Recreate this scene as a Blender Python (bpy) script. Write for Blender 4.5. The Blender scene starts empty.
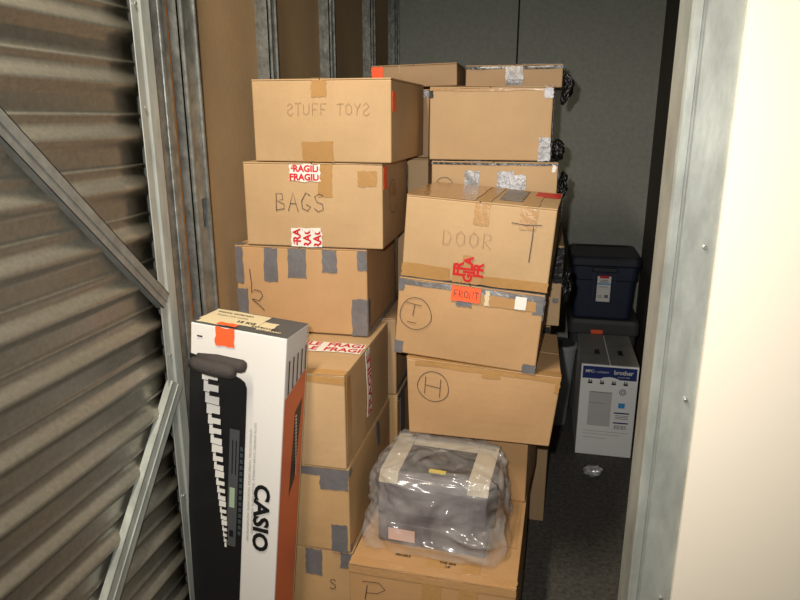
import bpy, bmesh, math, random
from mathutils import Vector, Matrix, Euler, noise
random.seed(7)
S = bpy.context.scene
R = math.radians

# ------------------------------------------------------------------ camera
F_PX, PITCH, YAW = 660.0, 15.5, 12.4
cam_d = bpy.data.cameras.new('camera'); cam = bpy.data.objects.new('camera', cam_d)
S.collection.objects.link(cam); S.camera = cam
cam_d.sensor_width = 36; cam_d.lens = F_PX * 36 / 800; cam_d.clip_start = 0.02
cam.location = (0, 0, 1.6); cam.rotation_euler = (R(90 - PITCH), 0, R(YAW))
# ------------------------------------------------------------------ world: dim corridor light
W = bpy.data.worlds.new('world'); S.world = W; W.use_nodes = True
W.node_tree.nodes['Background'].inputs[0].default_value = (1.0, 0.93, 0.82, 1)
W.node_tree.nodes['Background'].inputs[1].default_value = 0.13
# the camera's flash, beside the lens
fl_d = bpy.data.lights.new('camera_flash', 'SPOT'); fl = bpy.data.objects.new('camera_flash', fl_d)
S.collection.objects.link(fl)
fl_d.energy = 104; fl_d.color = (1.0, 0.975, 0.93); fl_d.spot_size = R(104); fl_d.spot_blend = 1.0; fl_d.shadow_soft_size = 0.012
fl.location = (-0.055, 0.0, 1.655); fl.rotation_euler = (R(90 - PITCH + 2), 0, R(YAW - 3))
# corridor ceiling lamp over the open door, placed and narrowed to rake its ribs
cl_d = bpy.data.lights.new('corridor_light', 'AREA'); cl = bpy.data.objects.new('corridor_light', cl_d)
S.collection.objects.link(cl)
cl_d.energy = 50; cl_d.color = (1.0, 0.88, 0.70); cl_d.shape = 'RECTANGLE'; cl_d.size = 0.12; cl_d.size_y = 0.9
cl.location = (-0.60, 0.62, 2.72); cl.rotation_euler = (0, 0, 0)
S.view_settings.view_transform = 'Standard'; S.view_settings.look = 'None'
S.view_settings.exposure = 0.0; S.view_settings.gamma = 1.0; S.view_settings.use_curve_mapping = False

# ------------------------------------------------------------------ materials
def srgb(c):
    return tuple(((x / 255) / 12.92 if x / 255 <= .04045 else ((x / 255 + .055) / 1.055) ** 2.4) for x in c) + (1,)
def mat(name, rgb, rough=.7, metal=0., var=.0, vscale=6, bump=0., bscale=60, spec=.5, stretch=(1, 1, 1), second=None):
    m = bpy.data.materials.new(name); m.use_nodes = True; nt = m.node_tree; b = nt.nodes['Principled BSDF']
    c = srgb(rgb); b.inputs['Base Color'].default_value = c; b.inputs['Roughness'].default_value = rough
    b.inputs['Metallic'].default_value = metal; b.inputs['Specular IOR Level'].default_value = spec
    tc = nt.nodes.new('ShaderNodeTexCoord'); mp = nt.nodes.new('ShaderNodeMapping')
    nt.links.new(tc.outputs['Object'], mp.inputs[0]); mp.inputs['Scale'].default_value = stretch
    if var or second:
        n = nt.nodes.new('ShaderNodeTexNoise'); n.inputs['Scale'].default_value = vscale; n.inputs['Detail'].default_value = 6
        n.inputs['Roughness'].default_value = .65
        nt.links.new(mp.outputs[0], n.inputs['Vector'])
        r = nt.nodes.new('ShaderNodeValToRGB'); r.color_ramp.elements[0].position = .32; r.color_ramp.elements[1].position = .68
        s2 = srgb(second) if second else tuple(min(1, x * (1 + var)) for x in c[:3]) + (1,)
        r.color_ramp.elements[0].color = tuple(x * (1 - var) for x in c[:3]) + (1,); r.color_ramp.elements[1].color = s2
        nt.links.new(n.outputs['Fac'], r.inputs[0]); nt.links.new(r.outputs[0], b.inputs['Base Color'])
    if bump:
        n2 = nt.nodes.new('ShaderNodeTexNoise'); n2.inputs['Scale'].default_value = bscale; n2.inputs['Detail'].default_value = 4
        nt.links.new(mp.outputs[0], n2.inputs['Vector'])
        bp = nt.nodes.new('ShaderNodeBump'); bp.inputs['Strength'].default_value = bump; bp.inputs['Distance'].default_value = .01
        nt.links.new(n2.outputs['Fac'], bp.inputs['Height']); nt.links.new(bp.outputs[0], b.inputs['Normal'])
    return m
def card(name, rgb):
    m = mat(name, rgb, rough=.62, var=.07, vscale=5, bump=.12, bscale=25, spec=.35)
    nt = m.node_tree; b = nt.nodes['Principled BSDF']
    # faint fluting lines of the corrugated board
    tc = nt.nodes['Texture Coordinate']; w = nt.nodes.new('ShaderNodeTexWave'); w.inputs['Scale'].default_value = 42
    w.inputs['Distortion'].default_value = .6; w.bands_direction = 'X'
    nt.links.new(tc.outputs['Object'], w.inputs['Vector'])
    old = b.inputs['Base Color'].links[0].from_socket
    mx = nt.nodes.new('ShaderNodeMix'); mx.data_type = 'RGBA'; mx.blend_type = 'MULTIPLY'
    mx.inputs[0].default_value = .035
    nt.links.new(old, mx.inputs[6]); nt.links.new(w.outputs['Color'], mx.inputs[7]); nt.links.new(mx.outputs[2], b.inputs['Base Color'])
    return m
CARD = {k: card('cardboard_' + k, c) for k, c in dict(
    tan=(184, 152, 112), golden=(180, 146, 102), brown=(182, 144, 102), pale=(188, 156, 116), orange=(178, 138, 94), dull=(166, 136, 102)).items()}
M = dict(
    kraft=mat('kraft_tape', (170, 130, 80), .3, var=.06, vscale=9, bump=.15),
    clear=mat('clear_tape', (176, 136, 92), .12, bump=.3, bscale=30),
    duct=mat('duct_tape', (122, 120, 122), .38, metal=.35, var=.12, vscale=14, bump=.35, bscale=24),
    foil=mat('shiny_duct_tape', (132, 130, 130), .42, metal=.5, var=.3, vscale=30, bump=.45, bscale=30),
    dark=mat('black_plastic', (26, 24, 24), .3, bump=.5, bscale=30),
    ink=mat('marker_ink', (66, 52, 46), .6),
    pencil=mat('faint_pen_ink', (152, 120, 86), .6),
    white=mat('white_label', (225, 222, 214), .5),
    red=mat('red_print', (196, 28, 32), .5),
    orange=mat('orange_sticker', (248, 92, 42), .6),
    galv=mat('galvanized_steel', (134, 135, 130), .4, metal=.45, var=.22, vscale=22, bump=.12, bscale=40),
    galv_bright=mat('bright_galvanized_steel', (160, 164, 158), .38, metal=.28, var=.25, vscale=14, bump=.1, bscale=30, stretch=(1, 1, .35)),
    stud=mat('stud_steel', (128, 130, 126), .42, metal=.55, var=.35, vscale=26, bump=.25, bscale=40),
    sheet=mat('corrugated_steel', (134, 130, 118), .36, metal=.6, var=.14, vscale=90, bump=.05, bscale=140),
    cream=mat('cream_paint', (244, 234, 216), .55, bump=.05, bscale=20),
    backw=mat('grey_wall_panel', (158, 160, 150), .8, var=.10, vscale=45, bump=.15, bscale=90),
    sidew=mat('brown_board', (170, 142, 104), .8, var=.09, vscale=3, bump=.08),
    darkw=mat('dark_wall', (84, 80, 72), .85, var=.1, vscale=10),
    floor=mat('dark_speckled_floor', (56, 54, 50), .8, var=.15, vscale=60, bump=.25, bscale=100, second=(92, 88, 80)),
    seam=mat('seam_black', (14, 14, 14), .8),
    wood=mat('orange_wood_edge', (150, 98, 44), .7),
    whitecard=mat('white_printed_card', (216, 212, 206), .45, bump=.04),
    orangecard=mat('orange_printed_card', (206, 100, 58), .45),
    black=mat('black_print', (20, 19, 20), .45),
    greyp=mat('grey_print', (70, 72, 74), .45),
    midp=mat('soft_grey_print', (120, 118, 114), .5),
    screen=mat('green_screen_print', (150, 168, 140), .5),
    bluep=mat('blue_print', (28, 48, 110), .5),
    lightblue=mat('light_blue_print', (60, 150, 210), .5),
    creamp=mat('cream_print', (205, 190, 155), .5),
    greytop=mat('grey_printed_card', (138, 136, 130), .6, var=.15, vscale=12),
    bin=mat('navy_plastic', (28, 36, 58), .5, bump=.05),
    binlid=mat('dark_navy_plastic', (22, 25, 38), .5),
    dtote=mat('charcoal_plastic', (58, 58, 58), .6),
    tub=mat('grey_translucent_plastic', (158, 160, 160), .4),
    printer=mat('warm_grey_plastic', (176, 164, 142), .5),
    printerd=mat('dark_grey_plastic', (84, 76, 80), .5),
    pinkl=mat('pink_label', (214, 176, 160), .5),
    yellow=mat('yellow_plastic', (220, 190, 40), .5),
    foam=mat('dark_foam', (54, 48, 46), .85, bump=.3, bscale=90),
    screw=mat('screw_steel', (190, 188, 182), .3, metal=.8))
# thin clear plastic film
pm = bpy.data.materials.new('clear_plastic_film'); pm.use_nodes = True; nt = pm.node_tree; nt.nodes.clear()
o = nt.nodes.new('ShaderNodeOutputMaterial'); mix = nt.nodes.new('ShaderNodeMixShader'); tr = nt.nodes.new('ShaderNodeBsdfTransparent')
pb = nt.nodes.new('ShaderNodeBsdfPrincipled'); pb.inputs['Base Color'].default_value = srgb((188, 184, 182)); pb.inputs['Roughness'].default_value = .16
pb.inputs['Specular IOR Level'].default_value = .9
tc = nt.nodes.new('ShaderNodeTexCoord'); nz = nt.nodes.new('ShaderNodeTexNoise'); nz.inputs['Scale'].default_value = 11; nz.inputs['Detail'].default_value = 5
nz.inputs['Distortion'].default_value = .5
n2 = nt.nodes.new('ShaderNodeTexNoise'); n2.noise_type = 'RIDGED_MULTIFRACTAL'; n2.inputs['Scale'].default_value = 9; n2.inputs['Detail'].default_value = 3; n2.inputs['Distortion'].default_value = .6
nt.links.new(tc.outputs['Object'], n2.inputs['Vector'])
bp = nt.nodes.new('ShaderNodeBump'); bp.inputs['Strength'].default_value = .9; bp.inputs['Distance'].default_value = .045
nt.links.new(tc.outputs['Object'], nz.inputs['Vector']); nt.links.new(n2.outputs['Fac'], bp.inputs['Height']); nt.links.new(bp.outputs[0], pb.inputs['Normal'])
cr = nt.nodes.new('ShaderNodeMapRange'); cr.inputs[1].default_value = .35; cr.inputs[2].default_value = .7; cr.inputs[3].default_value = .14; cr.inputs[4].default_value = .42
nt.links.new(nz.outputs['Fac'], cr.inputs[0]); nt.links.new(cr.outputs[0], mix.inputs[0])
nt.links.new(tr.outputs[0], mix.inputs[1]); nt.links.new(pb.outputs[0], mix.inputs[2]); nt.links.new(mix.outputs[0], o.inputs[0])
M['film'] = pm

# ------------------------------------------------------------------ helpers
def link(name, verts, faces, m, parent=None, smooth=False, bevel=0, solid=0, segs=2):
    me = bpy.data.meshes.new(name); me.from_pydata([tuple(v) for v in verts], [], faces); me.update()
    bm = bmesh.new(); bm.from_mesh(me); bmesh.ops.remove_doubles(bm, verts=bm.verts, dist=1e-6)
    bmesh.ops.recalc_face_normals(bm, faces=bm.faces)
    for f in bm.faces: f.smooth = smooth
    bm.to_mesh(me); bm.free()
    me.materials.append(m if isinstance(m, bpy.types.Material) else M[m])
    ob = bpy.data.objects.new(name, me); S.collection.objects.link(ob)
    if parent: ob.parent = parent
    if solid:
        s = ob.modifiers.new('solid', 'SOLIDIFY'); s.thickness = solid; s.offset = 0
    if bevel:
        b = ob.modifiers.new('bevel', 'BEVEL'); b.width = bevel; b.segments = segs; b.limit_method = 'ANGLE'; b.angle_limit = R(35)
        b.harden_normals = False
    return ob
class Geo:
    def __init__(s): s.v = []; s.f = []
    def box(s, x0, x1, y0, y1, z0, z1, mtx=None):
        n = len(s.v)
        for z in (z0, z1):
            for x, y in ((x0, y0), (x1, y0), (x1, y1), (x0, y1)):
                p = Vector((x, y, z)); s.v.append(mtx @ p if mtx else p)
        for q in ((3, 2, 1, 0), (4, 5, 6, 7), (0, 1, 5, 4), (1, 2, 6, 5), (2, 3, 7, 6), (3, 0, 4, 7)): s.f.append([n + i for i in q])
        return s
    def prism(s, pts, axis, a0, a1):
        """closed 2-D outline pts swept along axis (x, y or z)"""
        n = len(s.v); k = len(pts)
        for a in (a0, a1):
            for p in pts:
                s.v.append(Vector({'x': (a, p[0], p[1]), 'y': (p[0], a, p[1]), 'z': (p[0], p[1], a)}[axis]))
        for i in range(k): s.f.append([n + i, n + (i + 1) % k, n + k + (i + 1) % k, n + k + i])
        s.f.append([n + i for i in range(k)][::-1]); s.f.append([n + k + i for i in range(k)])
        return s
    def cyl(s, c, r, h, axis='y', k=16, r2=None):
        n = len(s.v); r2 = r if r2 is None else r2
        for j, (a, rr) in enumerate(((0, r), (h, r2))):
            for i in range(k):
                t = 2 * math.pi * i / k; u, w = rr * math.cos(t), rr * math.sin(t)
                s.v.append(Vector(c) + Vector({'x': (a, u, w), 'y': (u, a, w), 'z': (u, w, a)}[axis]))
        for i in range(k): s.f.append([n + i, n + (i + 1) % k, n + k + (i + 1) % k, n + k + i])
        s.f.append([n + i for i in range(k)][::-1]); s.f.append([n + k + i for i in range(k)])
        return s
    def put(s, name, m, parent=None, **k): return link(name, s.v, s.f, m, parent, **k)
def tag(o, label, cat, group=None):
    o['label'] = label; o['category'] = cat
    if group: o['group'] = group
    return o
def structure(o): o['kind'] = 'structure'; return o
def empty(name, loc, rot=(0, 0, 0)):
    o = bpy.data.objects.new(name, None); S.collection.objects.link(o); o.location = loc; o.rotation_euler = rot; o.empty_display_size = .1
    return o

# 2-D shapes (verts, faces) in metres
def ribbon(strokes, w):
    v, f = [], []
    for st in strokes:
        pts = [Vector((p[0], p[1])) for p in st]
        n = len(v)
        for i, p in enumerate(pts):
            a = pts[max(0, i - 1)]; b = pts[min(len(pts) - 1, i + 1)]; d = (b - a)
            d = d.normalized() if d.length > 1e-9 else Vector((1, 0)); nn = Vector((-d.y, d.x)) * w / 2
            v += [p + nn, p - nn]
        for i in range(len(pts) - 1): f.append([n + 2 * i, n + 2 * i + 1, n + 2 * i + 3, n + 2 * i + 2])
    return v, f
def circle(cx, cy, r, k=28, wob=.05, a0=100, a1=480):
    return [(cx + r * (1 + wob * math.sin(3 * t + cx * 50)) * math.cos(t), cy + r * 1.05 * math.sin(t)) for t in [R(a0 + (a1 - a0) * i / k) for i in range(k + 1)]]
GL = {'S': [[(.9, .85), (.5, 1), (.1, .8), (.3, .55), (.8, .4), (.85, .15), (.4, 0), (.05, .15)]],
      's': [[(.1, .85), (.5, 1), (.9, .8), (.7, .55), (.2, .4), (.1, .15), (.6, 0), (.95, .15)]],
      'T': [[(0, .95), (1, 1)], [(.5, .97), (.45, 0)]], 'U': [[(.05, 1), (.1, .2), (.45, 0), (.85, .2), (.9, 1)]],
      'F': [[(.15, 0), (.15, 1), (.95, 1)], [(.15, .55), (.75, .55)]], 'O': [[(.5, 1), (.1, .75), (.1, .25), (.5, 0), (.9, .25), (.9, .75), (.5, 1)]],
      'Y': [[(.05, 1), (.5, .5)], [(.95, 1), (.5, .5), (.4, 0)]], 'B': [[(.1, 0), (.15, 1), (.7, .95), (.75, .65), (.2, .52), (.85, .4), (.85, .1), (.1, 0)]],
      'A': [[(.05, 0), (.5, 1), (.95, 0)], [(.25, .4), (.8, .4)]], 'G': [[(.9, .85), (.5, 1), (.1, .6), (.15, .15), (.6, 0), (.9, .3), (.5, .4)]],
      'D': [[(.1, 0), (.1, 1), (.7, .85), (.9, .5), (.7, .1), (.1, 0)]], 'R': [[(.1, 0), (.12, 1), (.8, .9), (.8, .6), (.15, .5), (.9, 0)]],
      'P': [[(.1, 0), (.3, 1)], [(.0, .95), (.7, 1), (.98, .75), (.8, .5), (.2, .42)]], 'N': [[(.1, 0), (.1, 1), (.85, 0), (.9, 1)]],
      '5': [[(.2, 1), (.3, .6), (.25, .45), (.65, .55), (.8, .35), (.6, .2), (.1, .3)], [(.3, .28), (.8, 0), (1, -.15)]],
      'H': [[(.15, 0), (.2, 1)], [(.15, .5), (.9, .55)], [(.85, .0), (.85, 1)]]}
def hand(txt, x, y, h, w=.0035, adv=.95, asp=.62):
    st = []
    for ch in txt:
        if ch in GL:
            for q in GL[ch]: st.append([(x + a * h * asp, y + b * h + random.uniform(-.002, .002)) for a, b in q])
        x += h * adv * (asp + .28)
    return ribbon(st, w)
def text2d(txt, size, bold=0.0, shear=0.0, align='LEFT', sx=1.0):
    c = bpy.data.curves.new('t', 'FONT'); c.body = txt; c.size = size; c.offset = bold; c.shear = shear; c.align_x = align; c.resolution_u = 3
    ob = bpy.data.objects.new('t', c); me = bpy.data.meshes.new_from_object(ob)
    v = [Vector((q.co.x * sx, q.co.y)) for q in me.vertices]; f = [list(p.vertices) for p in me.polygons]
    bpy.data.meshes.remove(me); bpy.data.objects.remove(ob); bpy.data.curves.remove(c)
    return v, f
def place2d(g, x, y, rot=0):
    v, f = g; c, s = math.cos(R(rot)), math.sin(R(rot))
    return [Vector((x + p.x * c - p.y * s, y + p.x * s + p.y * c)) for p in v], f
def merge(*gs):
    v, f = [], []
    for a, b in gs:
        n = len(v); v += list(a); f += [[n + i for i in q] for q in b]
    return v, f
def rect2d(x0, y0, x1, y1, n=1, rag=0):
    v, f = [], []; ny = max(1, n)
    for j in range(ny + 1):
        for i in range(n + 1):
            x = x0 + (x1 - x0) * i / n; y = y0 + (y1 - y0) * j / ny
            if rag and i in (0, n): x += random.uniform(-rag, rag)
            if rag and j in (0, ny): y += random.uniform(-rag, rag)
            v.append(Vector((x, y)))
    for j in range(ny):
        for i in range(n): a = j * (n + 1) + i; f.append([a, a + 1, a + n + 2, a + n + 1])
    return v, f

# ------------------------------------------------------------------ cardboard box
class Box:
    """X = centre of the front bottom edge, Y = front, Z = bottom"""
    def __init__(s, label, X, Y, Z, w, h, d, yaw=0, roll=0, c='tan', group=None, bulge=.006, crush=None, flaps='y', lean=0, name='cardboard_box', cat='box', bodymat=None, flapmat=None, gap=.003, lift=(0, 0)):
        s.w, s.h, s.d, s.b = w, h, d, bulge
        s.off = crush or {}
        s.root = tag(empty(name, (X, Y, Z), (R(lean), R(roll), R(yaw))), label, cat, group)
        s.m = bodymat or CARD[c]
        v, f = [], []; n = 10
        for face in 'frblt' + 'u':
            k = len(v)
            for j in range(n + 1):
                for i in range(n + 1):
                    v.append(s.P(face, i / n, j / n, 0))
            for j in range(n):
                for i in range(n): a = k + j * (n + 1) + i; f.append([a, a + 1, a + n + 2, a + n + 1])
        s.body = link('body', v, f, s.m, s.root, bevel=.0035)
        fm = flapmat or s.m
        if flaps:
            for side in (0, 1):
                lo, hi = ((.0, .5 - gap), (.5 + gap, 1.))[side]
                rr = [lo, (lo + hi) / 2, hi]; g = Geo(); top, bot = [], []
                k = 6
                for j in range(k + 1):
                    for i in range(k + 1):
                        q = lo + (hi - lo) * i / k
                        a, b = (q, j / k) if flaps == 'y' else (j / k, q)
                        p = s.pos(a, b, 1)
                        # flaps are hinged on the outer edge and may spring up at the seam
                        t = (i / k if side == 0 else 1 - i / k)
                        p = p + Vector((0, 0, lift[side] * t ** 1.5))
                        top.append(p + Vector((0, 0, .0045))); bot.append(p + Vector((0, 0, .0003)))
                vv = top + bot; N = (k + 1) ** 2; ff = []
                for j in range(k):
                    for i in range(k):
                        a = j * (k + 1) + i; ff.append([a, a + 1, a + k + 2, a + k + 1]); ff.append([N + a, N + a + k + 1, N + a + k + 2, N + a + 1])
                rim = [i for i in range(k + 1)] + [(j + 1) * (k + 1) - 1 for j in range(1, k + 1)] + [k * (k + 1) + i for i in range(k - 1, -1, -1)] + [j * (k + 1) for j in range(k - 1, 0, -1)]
                for i in range(len(rim)): a, b = rim[i], rim[(i + 1) % len(rim)]; ff.append([a, b, N + b, N + a])
                link('flap', vv, ff, fm, s.root, bevel=.0012)
    def pos(s, a, b, c):
        hh = s.h - .005
        p = Vector(((a - .5) * s.w, b * s.d, c * hh))
        for (ca, cb, cc), o in s.off.items():
            wgt = (a if ca else 1 - a) * (b if cb else 1 - b) * (c if cc else 1 - c)
            p += Vector(o) * wgt
        sa, sb, sc = math.sin(math.pi * min(max(a, 0), 1)), math.sin(math.pi * min(max(b, 0), 1)), math.sin(math.pi * min(max(c, 0), 1))
        p += Vector(((2 * a - 1) * sb * sc * s.b, (2 * b - 1) * sa * sc * s.b, 0))
        return p
    def P(s, face, u, v, e=.0012):
        if face == 'f': return s.pos(u, 0, v) + Vector((0, -e, 0))
        if face == 'k' or face == 'b': return s.pos(u, 1, v) + Vector((0, e, 0))
        if face == 'r': return s.pos(1, u, v) + Vector((e, 0, 0))
        if face == 'l': return s.pos(0, u, v) + Vector((-e, 0, 0))
        if face == 't': return s.pos(u, v, 1) + Vector((0, 0, e if e == 0 else e + .0045))
        if face == 'u': return s.pos(u, v, 0) + Vector((0, 0, -e))
    def size(s, face): return {'f': (s.w, s.h), 'r': (s.d, s.h), 'l': (s.d, s.h), 't': (s.w, s.d)}[face]
    def decal(s, name, face, g, m, e=.0022, parent=None):
        e += .00025 * getattr(s, 'nt', 0)
        if False: pass
        """2-D geometry in metres measured from the face's lower left corner"""
        W_, H_ = s.size(face)
        return link(name, [s.P(face, p.x / W_, p.y / H_, e) for p in g[0]], g[1], m, parent or s.root)
    def tape(s, pieces, m='duct', name='duct_tape', e=.0012, rag=.002, parent=None):
        s.nt = getattr(s, 'nt', 0) + 1; e += .00025 * s.nt
        gv, gf = [], []
        for (face, u0, v0, u1, v1) in pieces:
            W_, H_ = s.size(face); g = rect2d(u0 * W_, v0 * H_, u1 * W_, v1 * H_, 6, rag); n = len(gv)
            gv += [s.P(face, min(max(p.x / W_, -.004), 1.004), min(max(p.y / H_, -.004), 1.004), e) for p in g[0]]; gf += [[n + i for i in q] for q in g[1]]
        return link(name, gv, gf, m, parent or s.root, solid=.0008)
    def write(s, face, txt, u, v, h, m='ink', w=.0035, **k):
        W_, H_ = s.size(face); return s.decal('handwriting', face, hand(txt, u * W_, v * H_, h, w, **k), m)
    def strokes(s, face, st, m='ink', w=.003):
        w *= .8
        return s.decal('handwriting', face, ribbon(st, w), m)
    def fragile(s, face, u0, v0, u1, v1, rot=0, lines=2, e=.002, size=None, txt='FRAGILE', m='white'):
        W_, H_ = s.size(face); x0, y0, x1, y1 = u0 * W_, v0 * H_, u1 * W_, v1 * H_
        t = s.tape([(face, u0, v0, u1, v1)], m, 'fragile_tape', e=e, rag=.003)
        size = size or (y1 - y0 if rot == 0 else x1 - x0) / lines
        gs = []
        for i in range(lines):
            g = text2d(txt, size * 1.05, .0012)
            L = max(p.x for p in g[0]); full = (x1 - x0) if rot == 0 else (y1 - y0)
            L0 = L; shift = -random.random() * .4 * max(0, L - full)
            vs, fs = g; rep = []
            k = 0
            while shift + k * (L0 + size * .5) < full + .001 and k < 20:
                off = shift + k * (L0 + size * .5)
                # keep only the letters that lie on the tape
                keep = [q for q in fs if all(0 <= vs[j].x + off <= full for j in q)]
                rep.append(([Vector((p.x + off, p.y)) for p in vs], keep)); k += 1
            g = merge(*rep)
            if rot == 0: g = place2d(g, x0, y0 + (i + .15) * (y1 - y0) / lines)
            else: g = place2d(g, x0 + (i + .9) * (x1 - x0) / lines, y0, 90)
            gs.append(g)
        g = merge(*gs)
        used = sorted({i for q in g[1] for i in q}); mp = {a: b for b, a in enumerate(used)}
        g = ([g[0][i] for i in used], [[mp[i] for i in q] for q in g[1]])
        if g[1]: s.decal('red_lettering', face, g, 'red', e=e + .0012, parent=t)
        return t
    def seam(s, u=.05):
        s.tape([('t', .5 - u, 0, .5 + u, 1), ('f', .5 - u, .84, .5 + u, 1)], 'kraft', 'packing_tape', rag=.001)

# ------------------------------------------------------------------ the unit
XW, YB, XR, ZC = -0.98, 4.25, 0.60, 2.55
structure(Geo().box(-2.2, 1.6, -1.5, YB + .1, -.1, 0).put('floor', 'floor'))
structure(Geo().box(XW - .06, XR + .08, 1.58, YB + .1, ZC, ZC + .08).put('ceiling', 'backw'))
bw = structure(Geo().box(XW - .06, XR + .08, YB, YB + .06, 0, ZC).put('wall_back', 'backw'))
Geo().box(-.222, -.212, YB - .004, YB + .001, 0, ZC).put('panel_seam', 'seam', bw)
wl = structure(Geo().box(XW - .05, XW, 1.60, YB, 0, ZC).put('wall_left', 'sidew'))
structure(Geo().box(XR, XR + .05, 1.5, YB, 0, ZC).put('wall_right', 'darkw'))
# steel studs on the left wall: C channels with punched slots
def stud(y0, y1, n, label_side=1):
    xf = XW + .045; t = .003; g = Geo(); ym = (y0 + y1) / 2
    # web faces the room, flanges run back to the board
    slots = [z for z in (.45, 1.30, 2.2)]
    z = 0
    for zs in slots + [None]:
        z1 = zs if zs else ZC
        g.box(xf - t, xf, y0, y1, z, z1)
        if zs:
            g.box(xf - t, xf, y0, ym + .0, zs, zs + .08); g.box(xf - t, xf, y1 - .02, y1, zs, zs + .08); z = zs + .08
    g.box(XW, xf, y0, y0 + t, 0, ZC); g.box(XW, xf, y1 - t, y1, 0, ZC)
    g.box(xf, xf + .006, y0 + .012, y0 + .018, 0, ZC); g.box(xf, xf + .006, y1 - .022, y1 - .016, 0, ZC)
    return structure(g.put('trim_%d' % n, 'stud'))
for n, (a, b) in enumerate(((1.635, 1.735), (2.21, 2.29), (2.86, 2.94), (3.55, 3.64), (4.12, 4.22))): stud(a, b, n + 1)
# door jamb on the left: galvanized return with a strip of board behind
structure(Geo().box(-1.00, -.930, 1.475, 1.575, 0, ZC).box(-.930, -.924, 1.53, 1.545, 0, ZC).put('trim_6', 'stud', bevel=.003))
structure(Geo().box(-1.00, -.942, 1.575, 1.60, 0, ZC).put('trim_7', 'wood'))
# right jamb: galvanized post with a bent lip and grooves, and the cream wall beside it
pts = [(.243, 1.402), (.247, 1.398), (.262, 1.398), (.264, 1.404), (.268, 1.404), (.270, 1.398), (.345, 1.398), (.345, 1.405), (.275, 1.405), (.275, 1.50), (.268, 1.50), (.268, 1.409),
       (.258, 1.409), (.258, 1.405), (.250, 1.405), (.238, 1.47), (.232, 1.47)]
jr = structure(Geo().prism(pts, 'z', 0, ZC).put('trim_8', 'galv_bright'))
for zz in (.52, 1.02, 1.9, 1.35, .3):
    Geo().cyl((.315, 1.392, zz), .0045, .008, 'y').put('screw', 'screw', jr, bevel=.001)
structure(Geo().box(.336, 1.6, 1.386, 1.397, 0, 3.0).box(.336, .36, 1.397, 1.42, 0, 3.0).put('wall_front', 'cream'))
structure(Geo().box(.345, .66, 1.42, 1.50, 0, ZC).put('trim_9', 'darkw'))
# corridor wall behind the open door
structure(Geo().box(-1.25, -1.2, -1.2, 1.55, 0, 3.0).put('wall_left_corridor'.replace('_corridor', ''), 'cream')).name = 'wall_corridor'

# ------------------------------------------------------------------ the open corrugated door
DX = -.90
door = structure(empty('door_1', (DX, 1.457, 0)))
Y0, Y1 = -.05 - 1.457, -.045
g = Geo(); prof = []
per = .1125; z = .04; nz_ = 12
zs = []
while z < 2.42:
    for t, dx in ((0, 0), (.24, 0), (.28, .001), (.36, .0075), (.43, .0145), (.46, .016), (.50, .016), (.53, .015), (.62, .007), (.69, .001), (.73, 0), (.85, .0), (.875, .003), (.90, .004), (.925, .003), (.95, 0)):
        zs.append((z + t * per, dx))
    z += per
ny = 14; k = len(zs); v = []; f = []
for j in range(ny + 1):
    y = Y0 + (Y1 - Y0) * j / ny
    for zz, dx in zs:
        wob = .0012 * noise.noise(Vector((y * 2.2, zz * 4, 1.3)))
        v.append(Vector((-.029 + dx * 1.1 + wob, y, zz)))
for j in range(ny):
    for i in range(k - 1): a = j * k + i; f.append([a, a + 1, a + k + 1, a + k])
link('corrugated_panel', v, f, 'sheet', door, smooth=True, solid=.001)
# stile: bright angle with a folded return, bottom and top rails
Geo().prism([(-.009, -.064), (-.006, -.064), (-.006, -.040), (-.003, -.036), (-.001, -.034), (-.001, 0), (-.045, 0), (-.045, -.004), (-.009, -.004)], 'z', .02, 2.44).put('stile', 'galv_bright', door, bevel=.0015)
Geo().box(-.045, -.002, Y0, -.062, .0, .04).put('rail', 'galv', door, bevel=.001)
Geo().box(-.045, -.002, Y0, -.062, 2.42, 2.46).put('rail', 'galv', door, bevel=.001)
def brace(p, q, wd, m):
    a = Vector((0, p[0] - 1.457, p[1])); b = Vector((0, q[0] - 1.457, q[1])); d = b - a; L = d.length; d.normalize()
    mt = Matrix(((0, 0, 1, 0), (d.y, -d.z, 0, 0), (d.z, d.y, 0, 0), (0, 0, 0, 1)))
    mt = Matrix.Translation(a) @ mt
    g = Geo()
    # local x along the brace, local y across it, local z out from the sheet
    for bx in ((0, L, -wd / 2, wd / 2, -.002, 0), (0, L, -wd / 2, -wd / 2 + .002, -.02, 0), (0, L, wd / 2 - .002, wd / 2, -.02, 0), (0, L, -.002, .001, 0, .002)):
        g.box(*bx, mtx=mt)
    g.put('brace', m, door)
brace((.10, 2.46), (1.41, 1.162), .042, 'galv')
brace((1.425, .935), (.60, .0), .052, 'galv_bright')  # brighter steel than the upper brace, the flash gleam put into its colour
for zz in (1.02, 1.62, 1.84, .62): Geo().cyl((-.004, -.05, zz), .004, .003, 'x').put('rivet', 'screw', door)

# ------------------------------------------------------------------ left stack, front column, from the floor
G1, G2 = 'cardboard boxes in the left stack', 'cardboard boxes in the right stack'
G3, G4 = 'cardboard boxes behind the left stack', 'cardboard boxes behind the right stack'
b = Box('cardboard box on the floor, lowest of the left stack, grey tape on its corner', -.705, 1.59, 0, .43, .376, .50, c='golden', group=G1)
b.tape([('f', .66, .77, .78, 1), ('t', .66, 0, .78, .1)]); b.tape([('f', .91, .86, 1, 1), ('r', 0, .86, .05, 1)]); b.tape([('r', .1, .93, 1, 1)])
b.write('f', 'S', .83, .66, .034, w=.0026)
b = Box('cardboard box with dark grey duct tape along its top front edge, beside the keyboard carton', -.709, 1.585, .378, .425, .27, .50, c='golden', group=G1)
b.tape([('f', .55, .92, 1, 1), ('r', 0, .92, .06, 1)]); b.tape([('f', .80, .76, .995, .93)]); b.tape([('f', .87, 0, .985, .34), ('r', 0, 0, .03, .1)]); b.tape([('r', .60, .7, .68, 1)])
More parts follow.
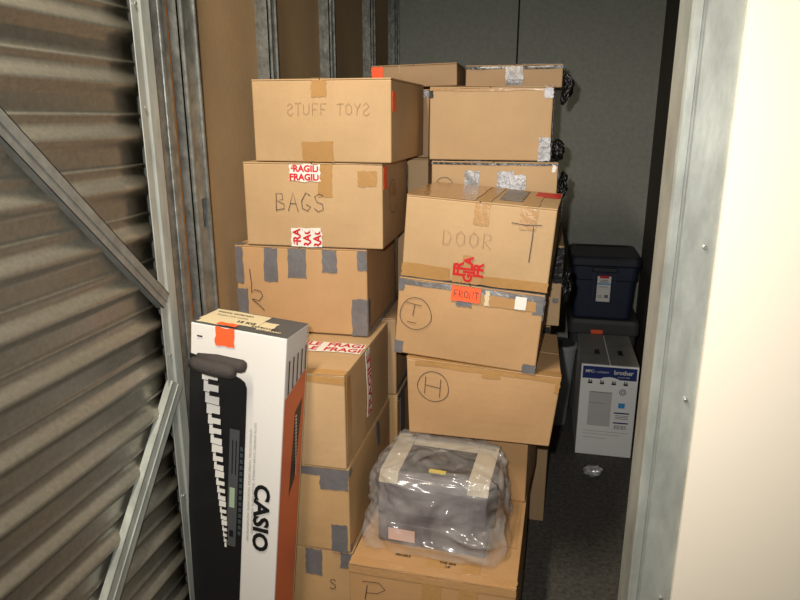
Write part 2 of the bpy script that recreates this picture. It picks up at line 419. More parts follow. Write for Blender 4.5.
b = Box('cardboard box with red fragile tape across its top and down its side', -.713, 1.58, .650, .425, .280, .50, c='tan', group=G1)
b.tape([('t', .0, 0, 1, .07), ('f', 0, .93, 1, 1)], 'kraft', 'packing_tape'); b.tape([('r', .02, .1, .10, .98)], 'kraft', 'packing_tape')
b.fragile('t', .30, .34, .99, .50, lines=2); b.fragile('r', .40, .25, .50, 1.0, rot=90, lines=1)
b.strokes('r', [[(.20 + .006 * math.sin(i), .02 + i * .007) for i in range(9)], [(.23, .05), (.205, .09)]], 'pencil')
b = Box('cardboard box marked with a loose 5 and many grey duct tape strips along its top', -.737, 1.90, .935, .430, .276, .455, yaw=1, c='brown', group=G1)
for q in ((0, .56, .06, 1), (.225, .60, .33, 1), (.41, .66, .55, 1), (.67, .74, .78, 1), (.93, .78, 1, 1)):
    b.tape([('f',) + q, ('t', q[0], 0, q[2], .08)])
b.tape([('f', 0, .18, .085, .50)]); b.tape([('f', .885, 0, 1, .44), ('r', 0, .0, .05, .44)]); b.tape([('r', .86, .0, 1, 1)], 'dark', 'black_tape'); b.tape([('r', .04, 0, .9, .07)])
b.strokes('f', [[(.048, .205), (.052, .155), (.05, .125), (.062, .137), (.082, .132), (.088, .118), (.075, .10), (.052, .105)], [(.05, .105), (.075, .085), (.092, .068)]], w=.0035)
b = Box('cardboard box handwritten BAGS on its front, under the topmost box', -.689, 1.90, 1.214, .435, .255, .40, yaw=1.5, c='tan', group=G1)
b.tape([('f', .55, .62, .65, 1)], 'kraft', 'packing_tape'); b.tape([('f', .83, .75, .96, .93)], 'kraft', 'packing_tape')
b.fragile('f', .345, .80, .565, 1.0, lines=2); b.fragile('f', .34, 0, .565, .24, rot=90, lines=3)
b.write('f', 'BAGS', .23, .44, .056, w=.0024, adv=.82)
b.strokes('r', [circle(.12, .15, .05, a0=60, a1=330)], w=.003); b.tape([('r', .01, .72, .12, .98)], 'orange', 'orange_sticker')
b.tape([('r', .2, .6, .4, .75)], 'clear', 'clear_tape'); b.tape([('r', .96, 0, 1, .9)], 'dark', 'black_tape')
b = Box('topmost cardboard box of the left stack, handwritten STUFF TOYS on its front', -.655, 1.90, 1.471, .425, .236, .46, yaw=-1, c='tan', group=G1)
b.tape([('f', .44, .80, .55, 1), ('t', .44, 0, .55, 1)], 'kraft', 'packing_tape'); b.tape([('f', .36, 0, .59, .26)], 'kraft', 'packing_tape')
b.write('f', 'sTUFF TOYs', .26, .58, .034, m='pencil', w=.0018, adv=.84)
b.tape([('r', .02, .62, .10, .86)], 'orange', 'orange_sticker')

# left stack, second column
y = 2.115
b = Box('cardboard box on the floor behind the left stack, lowest of its column', -.70, y, 0, .44, .376, .55, c='dull', group=G3)
b = Box('cardboard box behind the left stack with grey tape strapped down its side', -.695, y, .378, .44, .27, .55, c='golden', group=G3)
b.tape([('r', .08, 0, .2, 1)]); b.tape([('r', 0, .93, 1, 1)])
b = Box('plain cardboard box behind the fragile taped box, dark tape along its lower edge', -.70, y, .65, .44, .282, .55, c='dull', group=G3)
b.tape([('r', .0, 0, .8, .08)]); b.tape([('r', .0, 0, .03, 1)], 'kraft', 'packing_tape')
y = 2.385
b = Box('cardboard box behind the box marked with a 5', -.68, y, .934, .44, .276, .42, c='dull', group=G3)
b = Box('cardboard box behind the BAGS box, its edge showing beside the right stack', -.645, y, 1.212, .45, .245, .42, c='pale', group=G3)
b = Box('cardboard box behind the topmost left box, silver tape on its upper corner', -.645, y, 1.459, .45, .235, .42, c='dull', group=G3)
b.tape([('f', .91, .90, 1.0, 1), ('r', 0, .80, .09, 1)], 'foil')
b = Box('low cardboard box lying highest at the back, between both stacks', -.497, 2.50, 1.706, .318, .080, .28, yaw=1, roll=-1.5, c='dull', group=G3)
b.tape([('f', .0, .45, .14, 1)], 'orange', 'orange_sticker')
b.tape([('f', .33, 0, .34, 1)], 'kraft', 'packing_tape')

# ------------------------------------------------------------------ right stack, front column
b = Box('large cardboard box on the floor carrying the bagged printer, marked P', -.252, 1.53, 0, .470, .380, .72, yaw=-1.5, c='orange', group=G2, bulge=.004)
b.tape([('f', .45, 0, .57, 1), ('t', .45, 0, .57, 1)], 'kraft', 'packing_tape'); b.tape([('f', .67, 0, .78, 1), ('t', .67, 0, .78, .25)], 'kraft', 'packing_tape')
b.tape([('t', 0, 0, 1, .05), ('f', 0, .95, 1, 1)], 'clear', 'clear_tape'); b.tape([('t', .72, .25, .97, .60)], 'clear', 'clear_tape')
b.strokes('f', [[(.048, .275), (.055, .325)], [(.04, .335), (.09, .338), (.108, .318), (.085, .302), (.05, .298)]], w=.003)
b.decal('printed_lettering', 't', merge(place2d(text2d('FRAGILE', .012, .0004), .12, .065), place2d(text2d('THIS SIDE', .011, .0003), .25, .060), place2d(text2d('UP', .011, .0003), .27, .045)), 'black')
b.tape([('r', .0, 0, .03, .9)], 'foil')
b = Box('cardboard box half hidden behind the bagged printer, white chip on its upper corner', -.204, 1.97, .3825, .390, .261, .27, yaw=-6, c='orange', group=G2, bulge=.003)
b.tape([('f', .965, .86, 1, 1)], 'white', 'white_sticker'); b.tape([('f', .0, .88, .96, 1)], 'kraft', 'packing_tape')
b = Box('cardboard box with a circled H, its crushed top edges open', -.163, 1.85, .645, .43, .243, .405, yaw=-.5, c='brown', group=G2,
        crush={(0, 0, 1): (-.006, -.012, .012), (1, 0, 1): (.022, -.008, -.016), (0, 1, 1): (0, 0, .012), (1, 1, 1): (.01, 0, -.020)}, flaps='x', bulge=.010)
b.strokes('f', [circle(.078, .165, .046, wob=.04), [(.056, .195), (.052, .14)], [(.054, .168), (.10, .163)], [(.10, .192), (.097, .133)]], w=.0026)
b.tape([('t', 0, 0, 1, .10), ('f', .06, .94, .98, 1)], 'kraft', 'packing_tape'); b.tape([('f', .50, .89, .62, .97)], 'kraft', 'packing_tape'); b.tape([('f', .97, .8, 1, 1)], 'kraft', 'packing_tape')
b = Box('tilted cardboard box with a circled mark, an orange sticker and a grey taped top', -.214, 1.845, .894, .424, .238, .40, yaw=-2.3, roll=4.1, c='brown', group=G2)
b.tape([('f', 0, .93, 1, 1.0), ('t', 0, 0, 1, .05)], 'foil'); b.tape([('f', 0, .85, .04, 1)]); b.tape([('f', .93, .76, 1, 1), ('r', 0, .7, .05, 1)])
b.tape([('f', 0, 0, .06, .17), ('r', 0, .0, .0, .0)][:1]); b.tape([('f', .91, 0, 1, .11)]); b.tape([('f', .58, .80, .95, .93)], 'clear', 'clear_tape')
b.tape([('f', .415, .75, .52, .83)]); b.tape([('f', .605, .80, .635, .98)], 'creamp', 'paper_strip')
b.tape([('f', .81, .81, .885, .97)], 'white', 'white_label', e=.003, rag=.0005)
st = b.tape([('f', .375, .82, .575, 1.03)], 'orange', 'orange_sticker', e=.0035, rag=.0008)
b.decal('handwriting', 'f', hand('FRONT', .166, .206, .021, .0022, adv=.8), 'ink', e=.005, parent=st)
b.strokes('f', [circle(.058, .135, .048, wob=.05, a0=80, a1=470), [(.022, .168), (.075, .162)], [(.054, .165), (.050, .128)], [(.034, .107), (.062, .105)]], w=.0026)
b = Box('tilted cardboard box with a large T and a red lettered fragile tape patch', -.193, 1.85, 1.136, .424, .238, .38, yaw=-3, roll=3.7, c='tan', group=G2)
b.tape([('f', .47, .74, .57, 1), ('t', .47, 0, .57, 1)], 'kraft', 'packing_tape'); b.tape([('f', .77, .74, .88, 1), ('t', .77, 0, .88, .6)], 'kraft', 'packing_tape')
b.tape([('t', .0, 0, .46, 1)], 'clear', 'clear_tape'); b.tape([('t', .6, .2, .76, .9)], 'foil', 'silver_tape'); b.tape([('t', .82, .6, .99, .9)], 'red', 'red_tape')
b.tape([('f', 0, 0, .34, .17), ('f', .56, 0, 1, .12)], 'kraft', 'packing_tape')
b.write('f', 'DOOR', .27, .46, .045, m='pencil', w=.0018)
b.strokes('f', [[(.305, .193), (.345, .190), (.388, .194)], [(.366, .190), (.366, .15), (.364, .085)]], w=.003)
W_, H_ = b.w, b.h
pt = b.tape([('f', .355, .0, .425, .25), ('f', .425, 0, .485, .36), ('f', .485, 0, .56, .26)], 'clear', 'fragile_tape', e=.002)
gg = merge(place2d(text2d('FR', .036, .0016), .176, .022, 90), place2d(text2d('FR', .034, .0016), .176, -.01, 90)) if False else merge(
    place2d(text2d('FR', .040, .0018), .182, .020, 90), place2d(text2d('GILA', .036, .0018), .209, .004, 90), place2d(text2d('FR', .040, .0018), .240, .022, 90))
b.decal('red_lettering', 'f', gg, 'red', e=.0035, parent=pt)
b.tape([('r', .92, 0, 1, 1)], 'dark', 'black_tape')

# right stack, second column
y = 2.27
b = Box('cardboard box on the floor behind the right stack, only its edge in view', -.150, y + .17, 0, .43, .455, .40, c='dull', group=G4)
b = Box('cardboard box low behind the right stack, black tape at its corner', -.165, y, .457, .415, .435, .42, c='dull', group=G4)
b.tape([('f', .93, .0, 1, 1)], 'dark', 'black_tape')
b = Box('cardboard box behind the tilted boxes, pale edge beside the blue bin', -.155, y, .894, .45, .285, .42, c='pale', group=G4)
b.tape([('f', .93, .55, 1, 1), ('r', 0, .5, .5, 1)], 'dark', 'black_tape')
b.tape([('f', .94, .30, .985, .36)], 'foil')
b = Box('cardboard box patched with crinkled silver duct tape and a scribbled ring, below the top one', -.177, y, 1.181, .422, .275, .42, c='tan', group=G4)
b.tape([('f', .27, .1, .39, .90), ('t', .27, 0, .39, .1)], 'foil'); b.tape([('f', .53, .1, .66, .90)], 'foil'); b.tape([('f', .64, .50, .76, .86)], 'foil')
b.tape([('f', 0, .975, 1, 1), ('t', 0, 0, 1, .12)], 'dark', 'dark_tape_and_shade'); b.tape([('f', .955, .9, .985, .99)], 'white', 'white_sticker')
b.strokes('f', [circle(.046, .19, .033, a0=-20, a1=200), circle(.042, .18, .022, a0=-20, a1=230), circle(.05, .17, .014)], w=.0022)
b.tape([('r', 0, 0, 1, .97)], 'dark', 'dark_tape_and_shade')  # black sheet over the right side, its shade put into the colour
b = Box('topmost front box of the right stack, plain face with silver tape on its corners', -.196, y, 1.460, .402, .236, .44, c='tan', group=G4, bulge=.004)
b.tape([('f', .93, .86, 1, 1), ('t', .93, 0, 1, .1), ('r', 0, .86, .1, 1)]); b.tape([('f', .905, 0, 1.0, .33)], 'foil'); b.tape([('f', 0, .87, .03, 1)], 'dark', 'dark_tape_and_shade')
b.tape([('t', 0, 0, 1, .1), ('f', 0, .965, .93, 1)], 'kraft', 'packing_tape'); b.tape([('r', .1, 0, 1, 1)], 'dark', 'dark_tape_and_shade'); b.tape([('r', 0.02, .35, .09, .55)], 'foil')
b = Box('low cardboard box lying on the topmost right box, edged with black plastic', -.135, 2.46, 1.698, .335, .078, .27, yaw=-1, c='dull', group=G4)
b.tape([('f', 0, .86, 1, 1), ('t', 0, 0, 1, 1)], 'dark', 'black_plastic_edge'); b.tape([('f', .42, .1, .60, 1)], 'foil'); b.tape([('f', .15, .93, .40, .99), ('f', .65, .93, .9, .99)], 'foil', 'silver_edge')

# torn black plastic hanging down the side of the right stack
def rag(label, c, sc, seed):
    bm = bmesh.new(); bmesh.ops.create_icosphere(bm, subdivisions=4, radius=1)
    for q in bm.verts:
        p = q.co.copy(); n_ = 1 - abs(noise.noise(p * 1.6 + Vector((seed, 0, 0)))) * 1.5 + .35 * noise.noise(p * 5 + Vector((0, seed, 0)))
        q.co = Vector((p.x * sc[0] * n_ + .25 * sc[2] * noise.noise(Vector((p.z * 1.5, seed, 0))), p.y * sc[1] * n_, p.z * sc[2] * (.7 + .3 * n_)))
    me = bpy.data.meshes.new('torn_plastic'); bm.to_mesh(me); bm.free(); me.materials.append(M['dark'])
    for p in me.polygons: p.use_smooth = True
    o_ = bpy.data.objects.new('torn_plastic', me); S.collection.objects.link(o_); o_.location = c
    return tag(o_, label, 'plastic scrap', 'torn black plastic on the right stack')
rag('torn black plastic hanging from the upper corner of the highest right box', (.046, 2.47, 1.70), (.020, .03, .062), 1.3)
rag('torn black plastic tuft beside the lower corner of the topmost front right box', (.030, 2.36, 1.490), (.026, .05, .040), 4.1)
rag('torn black plastic tuft beside the silver patched box of the right stack', (.050, 2.34, 1.375), (.017, .05, .050), 7.7)
rag('torn black plastic bunch low beside the tilted boxes, left of the blue bin', (.090, 2.36, 1.02), (.022, .05, .075), 9.2)

# ------------------------------------------------------------------ keyboard carton
T = (-.594, 1.425, 1.086); roll, yaw_, lean = 5.0, -2.5, -1.5
kw, kt, kh = .262, .135, 1.085
rot = Euler((R(lean), R(roll), R(yaw_))).to_matrix()
base = Vector(T) - rot @ Vector((kw / 2, 0, kh))
kb = Box('tall white keyboard carton with an orange end, standing beside the corrugated door', base.x, base.y, base.z, kw, kh, kt, yaw=yaw_, roll=roll, lean=lean, flaps=None, name='keyboard_carton', cat='carton', bodymat=M['whitecard'], bulge=0)
r_ = kb.root
def pf(px, py):   # metres on the front: from right edge, from top
    return kw - px, kh - py
# top: dark printed panel with cream shipping labels
kb.tape([('t', 0, 0, 1, 1)], 'greyp', 'top_print', e=-.0040, rag=0)
kb.tape([('t', .02, .25, .62, .95)], 'creamp', 'shipping_label', e=-.003); kb.tape([('t', .05, .05, .35, .45)], 'creamp', 'shipping_label', e=-.0028); kb.tape([('t', .63, .2, .78, .6)], 'creamp', 'shipping_label', e=-.0028)
kb.decal('printed_lettering', 't', merge(place2d(text2d('DIGITAL KEYBOARD', .011, .0003), .02, .10), place2d(text2d('MADE FOR HOME', .011), .03, .075), place2d(text2d('KEYBOARD', .014, .0003), .15, .03), place2d(text2d('15 KG', .02, .0006), .10, .045)), 'black', e=-.0015)
kb.decal('printed_lettering', 't', place2d(text2d('KEYBOARD', .013, .0004), .17, .015), 'creamp', e=-.0015)
# orange sticker folded over the top edge
kb.tape([('f', .27, .955, .47, 1.0), ('t', .27, 0, .47, .14)], 'orange', 'orange_sticker', e=.001)
# printed keyboard picture on the front
k = rect2d(-.02, 0, kw - .085, kh - .14)
outline = [(0, 0), (kw - .103, 0), (kw - .100, kh - .150), (kw - .106, kh - .135), (kw - .118, kh - .127), (.02, kh - .085), (0, kh - .082)]
kb.decal('keyboard_picture', 'f', ([Vector(p) for p in outline], [list(range(len(outline)))]), 'black', e=.0014)
gv, gb = [], []
yy = kh - .118; st_ = .033
for i in range(26):
    t = (kh - .118 - yy)
    xa = .036 + t * .150; xb = .080 + t * .085 - max(0, t - .45) * .12
    if xb - xa < .006: break
    gv.append(([Vector(p) for p in ((xa, yy - st_ + .003), (xb, yy - st_ + .001), (xb, yy - .001), (xa, yy + .001))], [[0, 1, 2, 3]]))
    if i % 7 not in (2, 6):
        xm = xa + (xb - xa) * .40; gb.append(rect2d(xm, yy - st_ - .007 * st_ / .033, xb + .003, yy - st_ + .007 * st_ / .033))
    yy -= st_; st_ *= .965
kb.decal('white_keys', 'f', merge(*gv), 'whitecard', e=.0022)
kb.decal('black_keys', 'f', merge(*gb), 'black', e=.0030)
cx = kw - .132
panel = kb.decal('control_panel', 'f', ([Vector(p) for p in ((cx - .014, kh - .62), (cx + .013, kh - .62), (cx + .016, kh - .27), (cx - .012, kh - .27))], [[0, 1, 2, 3]]), 'greyp', e=.0026)
kb.decal('display', 'f', rect2d(cx - .008, kh - .50, cx + .007, kh - .44), 'screen', e=.0034, parent=panel)
kb.decal('panel_slots', 'f', merge(rect2d(cx - .004, kh - .40, cx - .001, kh - .30), rect2d(cx + .006, kh - .40, cx + .009, kh - .30), rect2d(cx - .006, kh - .59, cx + .006, kh - .57)), 'black', e=.0034, parent=panel)
kb.decal('panel_ribs', 'f', merge(*[rect2d(kw - .113, kh - .58 + q * .018, kw - .105, kh - .568 + q * .018) for q in range(15)]), mat('teal_print', (48, 62, 64)), e=.0030)
kb.decal('small_print', 'f', merge(place2d(text2d('DIGITAL KEYBOARD  CLAVIER NUMERIQUE  TECLADO DIGITAL  DIGITAL KEYBOARD', .0085), kw - .076, kh - .24, -90),
         place2d(text2d('KEYBOARD DIGITALE  TASTIERA DIGITALE  TECLADO DIGITAL  DIGITALES KEYBOARD', .0085), kw - .088, kh - .26, -90)), 'midp', e=.0016)
kb.decal('maker_lettering', 'f', place2d(text2d('CASIO', .060, .0022, sx=1.16), kw - .068, kh - .412, -90), 'black', e=.0018)
kb.decal('printed_dot', 'f', rect2d(.02, kh - .035, .035, kh - .031), 'black', e=.0018)
# right end: cream top with printed bars, orange below, small keyboard picture
kb.decal('orange_end_panel', 'r', ([Vector(p) for p in ((0, 0), (kt, 0), (kt, kh - .120), (0, kh - .165))], [[0, 1, 2, 3]]), 'orangecard', e=.0014)
gv = []
for i in range(5):
    x = .014 + i * .026; gv.append(([Vector(p) for p in ((x, kh - .161 + x * .33), (x + .008, kh - .159 + x * .33), (x + .008, kh - .065 + x * .1), (x, kh - .065 + x * .1))], [[0, 1, 2, 3]]))
kb.decal('printed_bars', 'r', merge(*gv), 'black', e=.0016)
kb.decal('end_keyboard_picture', 'r', ([Vector(p) for p in ((.055, kh - .47), (.09, kh - .43), (.115, kh - .20), (.07, kh - .225))], [[0, 1, 2, 3]]), 'black', e=.0018)
kb.decal('end_key_picture', 'r', merge(*[rect2d(.070 + (1 - i / 18) * .022, kh - .42 + i * .0105, .080 + (1 - i / 18) * .018, kh - .414 + i * .0105) for i in range(18)]), 'whitecard', e=.0026)
kb.decal('seam_line', 'r', rect2d(.128, 0, .1345, kh - .0), 'creamp', e=.0018)
# dark padded arm of a stand poking round the door edge, in front of the carton
arm = tag(empty('padded_arm', (-.765, 1.372, 1.012)), 'dark grey foam padded tube end poking past the door, before the keyboard carton', 'padded tube')
v, f = [], []
def tube(pts, rad, seg=14):
    g = Geo(); v = []; f = []
    P = [Vector(p) for p in pts]
    for i, p in enumerate(P):
        d = (P[min(i + 1, len(P) - 1)] - P[max(i - 1, 0)]).normalized(); a = d.cross(Vector((0, 0, 1))).normalized(); b_ = d.cross(a)
        for j in range(seg):
            t = 2 * math.pi * j / seg; rr = rad[i] if isinstance(rad, list) else rad
            v.append(p + (a * math.cos(t) + b_ * math.sin(t)) * rr)
    for i in range(len(P) - 1):
        for j in range(seg): f.append([i * seg + j, i * seg + (j + 1) % seg, (i + 1) * seg + (j + 1) % seg, (i + 1) * seg + j])
    f.append(list(range(seg))); f.append([(len(P) - 1) * seg + j for j in range(seg)][::-1])
    g.v, g.f = v, f; return g
tube([(-.062, .010, .005), (-.045, .004, .004), (-.02, 0, 0), (.01, -.002, -.003), (.045, -.004, -.006), (.055, -.004, -.007), (.058, -.004, -.007)], [.015, .018, .019, .020, .018, .013, .005]).put('foam_sleeve', 'foam', arm, smooth=True)
tube([(-.05, .014, .016), (.0, .014, .014), (.05, .012, .006), (.066, .012, .004), (.075, .012, .003), (.078, .012, .003)], [.013, .015, .017, .017, .013, .005]).put('foam_sleeve', 'foam', arm, smooth=True)

# ------------------------------------------------------------------ printer in its bag
PX, PY, PZ = -.272, 1.645, .3842
pr = tag(empty('laser_printer', (PX, PY, PZ), (0, 0, R(-4))), 'warm grey laser printer wrapped in clear plastic, on the large lower box', 'printer')
# side profile (y, z): sloped front, top with output tray
g = Geo().prism([(.0, .0), (.0, .10), (.014, .180), (.035, .212), (.250, .224), (.262, .21), (.262, .0)], 'x', -.160, .160)
g.put('body', 'printerd', pr, bevel=.006, segs=3)
for x0, x1 in ((-.162, -.105), (.100, .162)):
    Geo().prism([(.014, .184), (.035, .216), (.250, .229), (.255, .22), (.06, .205), (.03, .195)], 'x', x0, x1).put('top_panel', 'printer', pr, bevel=.002)
Geo().prism([(.195, .222), (.250, .229), (.255, .22), (.195, .21)], 'x', -.105, .100).put('top_panel', 'printer', pr, bevel=.002)
Geo().prism([(.045, .208), (.195, .216), (.195, .2225), (.045, .2145)], 'x', -.105, .100).put('output_tray', 'black', pr)
Geo().box(-.02, .03, .055, .066, .210, .221).put('tray_stop', 'yellow', pr)
Geo().prism([(-.004, .012), (-.004, .068), (.002, .068), (.002, .012)], 'x', -.135, .135).put('paper_tray', 'printerd', pr, bevel=.002)
Geo().box(-.125, -.045, -.0075, -.004, .014, .05).put('label_sticker', 'pinkl', pr)
Geo().prism([(.000, .105), (.008, .160), (.004, .160), (-.003, .105)], 'x', -.10, .11).put('front_door', 'printerd', pr)
# bag: thin film pulled round the printer, crumpled, skirt resting on the box
v, f = [], []; NU, NV = 110, 50
def bagp(u, w_):
    th = 2 * math.pi * u; e = .42
    cx_, sy_ = math.cos(th), math.sin(th)
    X_ = math.copysign(abs(cx_) ** e, cx_); Y_ = math.copysign(abs(sy_) ** e, sy_)
    zt = .228; rr = 1.0
    if w_ < .72:
        t = w_ / .72; z_ = .004 + t * .212; rr = 1.13 - .10 * t + .05 * (1 - t) ** 4
    else:
        t = (w_ - .72) / .28; z_ = .216 + .024 * math.sin(t * math.pi / 2); rr = 1.03 * (1 - t ** 2.2) + 0.0001
    frontslope = .012 * max(0, -Y_) * max(0, z_ / .2) ** 1.5
    p = Vector((X_ * .168 * rr, .131 + Y_ * .140 * rr + frontslope, z_))
    q = Vector((p.x * 9, p.y * 9, p.z * 9 + 3))
    rid = 1 - abs(noise.noise(q + Vector((noise.noise(q * .7) * 2, 0, 0)))) * 2
    rid2 = 1 - abs(noise.noise(q * 2.3)) * 2
    amp = .016 * max(0, rid) ** 2 + .006 * rid2 * .5 + .010 * (noise.noise(q * .45) + .3)
    out = Vector((p.x, p.y - .131, 0)); out = out.normalized() if out.length > 1e-4 else Vector((0, 0, 0))
    fine = abs(noise.noise(q * 4.2)) * .012 - .004
    p += out * (amp * (1.3 if w_ < .72 else .4) + fine)
    p.z += (fine * .8 if w_ > .7 else 0)
    if w_ >= .6: p.z += amp * .7
    # a loose bunch gathered at the back left and the hanging bulge at the right front corner
    d = (Vector((p.x, p.y)) - Vector((-.085, .24))).length
    if w_ > .6: p.z += .012 * math.exp(-(d / .045) ** 2) * (1 + .4 * noise.noise(q * 3))
    d = (p - Vector((.155, .03, .03))).length; p += Vector((.035, -.012, 0)) * math.exp(-(d / .05) ** 2)
    d = (p - Vector((-.17, .0, .03))).length; p += Vector((-.012, -.008, 0)) * math.exp(-(d / .06) ** 2)
    p.z = max(p.z, .0025)
    return p
for j in range(NV + 1):
    for i in range(NU): v.append(bagp(i / NU, j / NV))
for j in range(NV):
    for i in range(NU): f.append([j * NU + i, j * NU + (i + 1) % NU, (j + 1) * NU + (i + 1) % NU, (j + 1) * NU + i])
bag = link('plastic_bag', v, f, 'film', smooth=True)
s_ = bag.modifiers.new('sub', 'SUBSURF'); s_.levels = 1; s_.render_levels = 1
bag.location = (PX, PY, PZ); bag.rotation_euler = (0, 0, R(-4))
tag(bag, 'crumpled clear plastic bag wrapped round the grey laser printer', 'plastic bag')

# ------------------------------------------------------------------ things at the back right
# printer carton standing on the floor
bb = Box('white printer carton with a dark blue band, standing on the floor below the blue bin', .343, 3.06, 0, .262, .475, .46, bodymat=mat('bright_white_card', (242, 240, 236), .5), flapmat=M['greytop'], name='printer_carton', cat='carton', bulge=.003, yaw=0, flaps='y', gap=.012)
w_, h_ = .262, .475
bb.decal('blue_band', 'f', rect2d(.008, h_ - .07, w_ - .008, h_ - .008), 'bluep', e=.001)
bb.decal('maker_lettering', 'f', merge(place2d(text2d('brother', .030, .0007, sx=.92), .150, h_ - .042), place2d(text2d('at your side', .011), .170, h_ - .058)), 'white', e=.002)
bb.decal('model_lettering', 'f', merge(place2d(text2d('MFC-', .020, .0005), .02, h_ - .040), place2d(text2d('L2700DW', .013), .072, h_ - .040)), 'white', e=.002)
ic = []
for i in range(4):
    x = .045 + i * .054; ic += [rect2d(x - .010, h_ - .096, x + .010, h_ - .086), rect2d(x - .008, h_ - .084, x - .002, h_ - .076), rect2d(x + .002, h_ - .084, x + .008, h_ - .078)]
bb.decal('printed_icons', 'f', merge(*ic), 'black', e=.002)
g = Geo().box(0, 1, 0, 1, 0, 1)
bb.decal('printer_picture', 'f', merge(rect2d(.045, .16, .150, .34)), mat('pale_grey_print', (196, 193, 190)), e=.0012)
bb.decal('picture_line', 'f', merge(rect2d(.05, .335, .15, .338), rect2d(.05, .28, .12, .282), rect2d(.03, .13, .24, .1315), rect2d(.03, .115, .20, .1165), rect2d(.03, .095, .14, .0965)), 'midp', e=.002)
bb.decal('blue_square', 'f', rect2d(.182, .262, .212, .288), 'lightblue', e=.002)
bb.decal('round_mark', 'f', ribbon([circle(.197, .345, .014, wob=0), circle(.197, .345, .007, wob=0)], .003), 'bluep', e=.002)
bb.decal('blue_strips', 'f', merge(rect2d(.165, .232, .235, .239), rect2d(.165, .180, .235, .187)), 'bluep', e=.002)
bb.decal('barcode', 'f', merge(*[rect2d(.172 + i * .0055, .150, .172 + i * .0055 + (.002 if i % 3 else .0035), .172) for i in range(10)], *[rect2d(.172, .205 + j * .008, .232, .208 + j * .008) for j in range(3)]), 'midp', e=.002)
# hand holes in the grey top
for x in (.30, .72): bb.tape([('t', x - .035, .30, x + .05, .45)], 'black', 'hand_hole', e=.001, rag=.003)
# dark tote behind it with the blue bin on top
def tote(label, X, Y, Z, w, d, h, mb, ml, name='storage_bin', group=None, taper=.035, label_on=False, handle=True):
    root = tag(empty(name, (X, Y, Z)), label, 'bin', group)
    k = 4; v = []; f = []
    def ring(ww, dd, z, yc, rc=.03):
        out = []
        for (sx, sy, a0) in ((1, 1, 0), (-1, 1, 90), (-1, -1, 180), (1, -1, 270)):
            for i in range(k + 1):
                t = R(a0 + 90 * i / k); out.append(Vector((sx * (ww / 2 - rc) + rc * math.cos(t), yc + sy * (dd / 2 - rc) + rc * math.sin(t), z)))
        return out
    yc = d / 2
    def loft(rings):
        v, f = [], []; n = len(rings[0])
        for r in rings: v += r
        for j in range(len(rings) - 1):
            for i in range(n): f.append([j * n + i, j * n + (i + 1) % n, (j + 1) * n + (i + 1) % n, (j + 1) * n + i])
        f.append(list(range(n))[::-1]); f.append([(len(rings) - 1) * n + i for i in range(n)])
        return v, f
    t = taper
    v, f = loft([ring(w - 2 * t, d - 2 * t, 0, yc), ring(w - 2 * t + .006, d - 2 * t + .006, .01, yc), ring(w - .02, d - .02, h * .62, yc), ring(w - .008, d - .008, h * .63, yc), ring(w, d, h * .86, yc)])
    link('body', v, f, mb, root, bevel=.002)
    v, f = loft([ring(w + .012, d + .012, h * .84, yc), ring(w + .022, d + .022, h * .86, yc), ring(w + .022, d + .022, h * .96, yc), ring(w + .006, d + .006, h, yc), ring(w - .05, d - .05, h, yc), ring(w - .06, d - .06, h * .985, yc)])
    link('lid', v, f, ml, root, bevel=.003)
    if handle:
        Geo().box(-.065, .065, -.016, .004, h * .76, h * .83).put('handle', ml, root, bevel=.005)
        for s_ in (-1, 1): Geo().prism([(s_ * .058, .0), (s_ * .048, .0), (s_ * .048, .01), (s_ * .058, .01)], 'z', .06, h * .77).put('rib', mb, root).location = (0, -.004 + .004, 0)
    return root
tote('dark storage tote on the floor behind the white printer carton, carrying the blue bin', .345, 3.56, 0, .35, .42, .545, 'dtote', 'dtote', taper=.02, handle=False)
tb = tote('navy blue lidded storage bin with a white label, in the back right corner', .328, 3.56, .546, .345, .36, .345, 'bin', 'binlid', taper=.022)
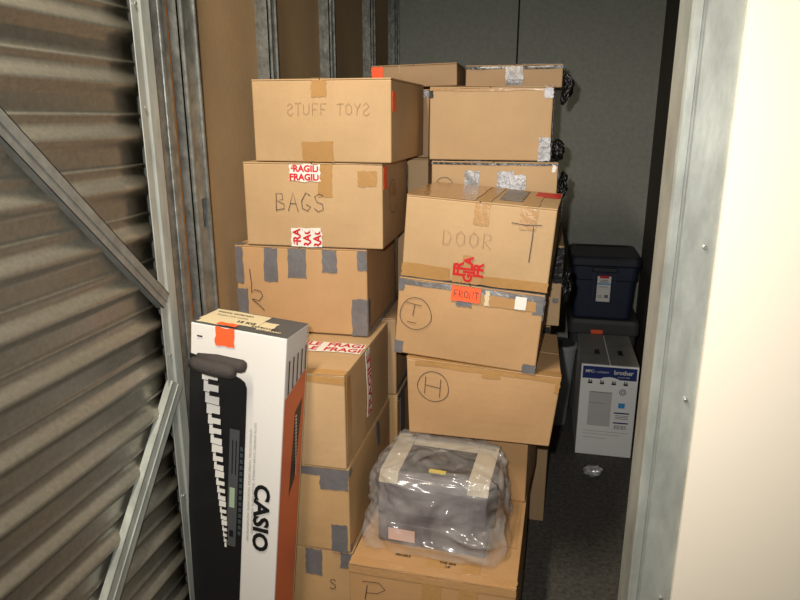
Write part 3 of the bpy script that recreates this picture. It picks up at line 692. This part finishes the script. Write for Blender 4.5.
lg = Geo().box(-.035, .035, -.004, .0005, .105, .245); lb = lg.put('label', 'white', tb); lb.rotation_euler = (R(2.2), 0, 0); lb.location = (0, .006, -.004)
lab = [(rect2d(-.024, .234, .024, .249), 'red'), (rect2d(-.035, .200, .035, .207), 'lightblue'), (merge(rect2d(-.018, .222, .018, .226), rect2d(-.024, .212, .024, .217), rect2d(-.022, .185, .020, .188), rect2d(-.028, .135, -.006, .139), rect2d(-.028, .127, -.002, .130), rect2d(.006, .126, .026, .144)), 'midp')]
for g2, m_ in lab: link('label_print', [Vector((p.x, -.0052, p.y)) for p in g2[0]], g2[1], m_, lb)
# the orange tag on the carton's back edge
ot = Geo().box(-.03, .03, 0, .001, 0, .022).put('orange_tag', 'orange'); ot.parent = bb.root; ot.location = (-.055 + .02, .455, .478)
# grey plastic wastebasket squeezed between the stack and the carton
root = tag(empty('wastebasket', (.118, 3.40, 0)), 'grey plastic tapered bin between the cardboard stack and the printer carton', 'bin')
g = Geo(); g.cyl((0, 0, 0), .055, .44, 'z', 24, .085); g.put('body', 'tub', root, smooth=False, bevel=.002)
Geo().cyl((0, 0, .43), .090, .025, 'z', 24).put('rim', 'tub', root, bevel=.004); Geo().cyl((0, 0, .4555), .078, .003, 'z', 24).put('lid', 'greyp', root)
# crumpled foil on the floor
bm = bmesh.new(); bmesh.ops.create_icosphere(bm, subdivisions=3, radius=.034)
for q in bm.verts:
    n_ = 1 + .55 * noise.noise(q.co * 60) ; q.co = Vector((q.co.x * 1.1 * n_, q.co.y * n_, q.co.z * .55 * n_))
zmin = min(q.co.z for q in bm.verts)
for q in bm.verts: q.co.z -= zmin
me = bpy.data.meshes.new('foil_scrap'); bm.to_mesh(me); bm.free(); me.materials.append(M['foil'])
me.materials.clear(); me.materials.append(mat('bright_foil', (225, 225, 222), .3, metal=.6, bump=.5))
fo = bpy.data.objects.new('foil_scrap', me); S.collection.objects.link(fo); fo.location = (.285, 2.86, .0)
tag(fo, 'crumpled shiny foil scrap on the dark floor before the printer carton', 'scrap')
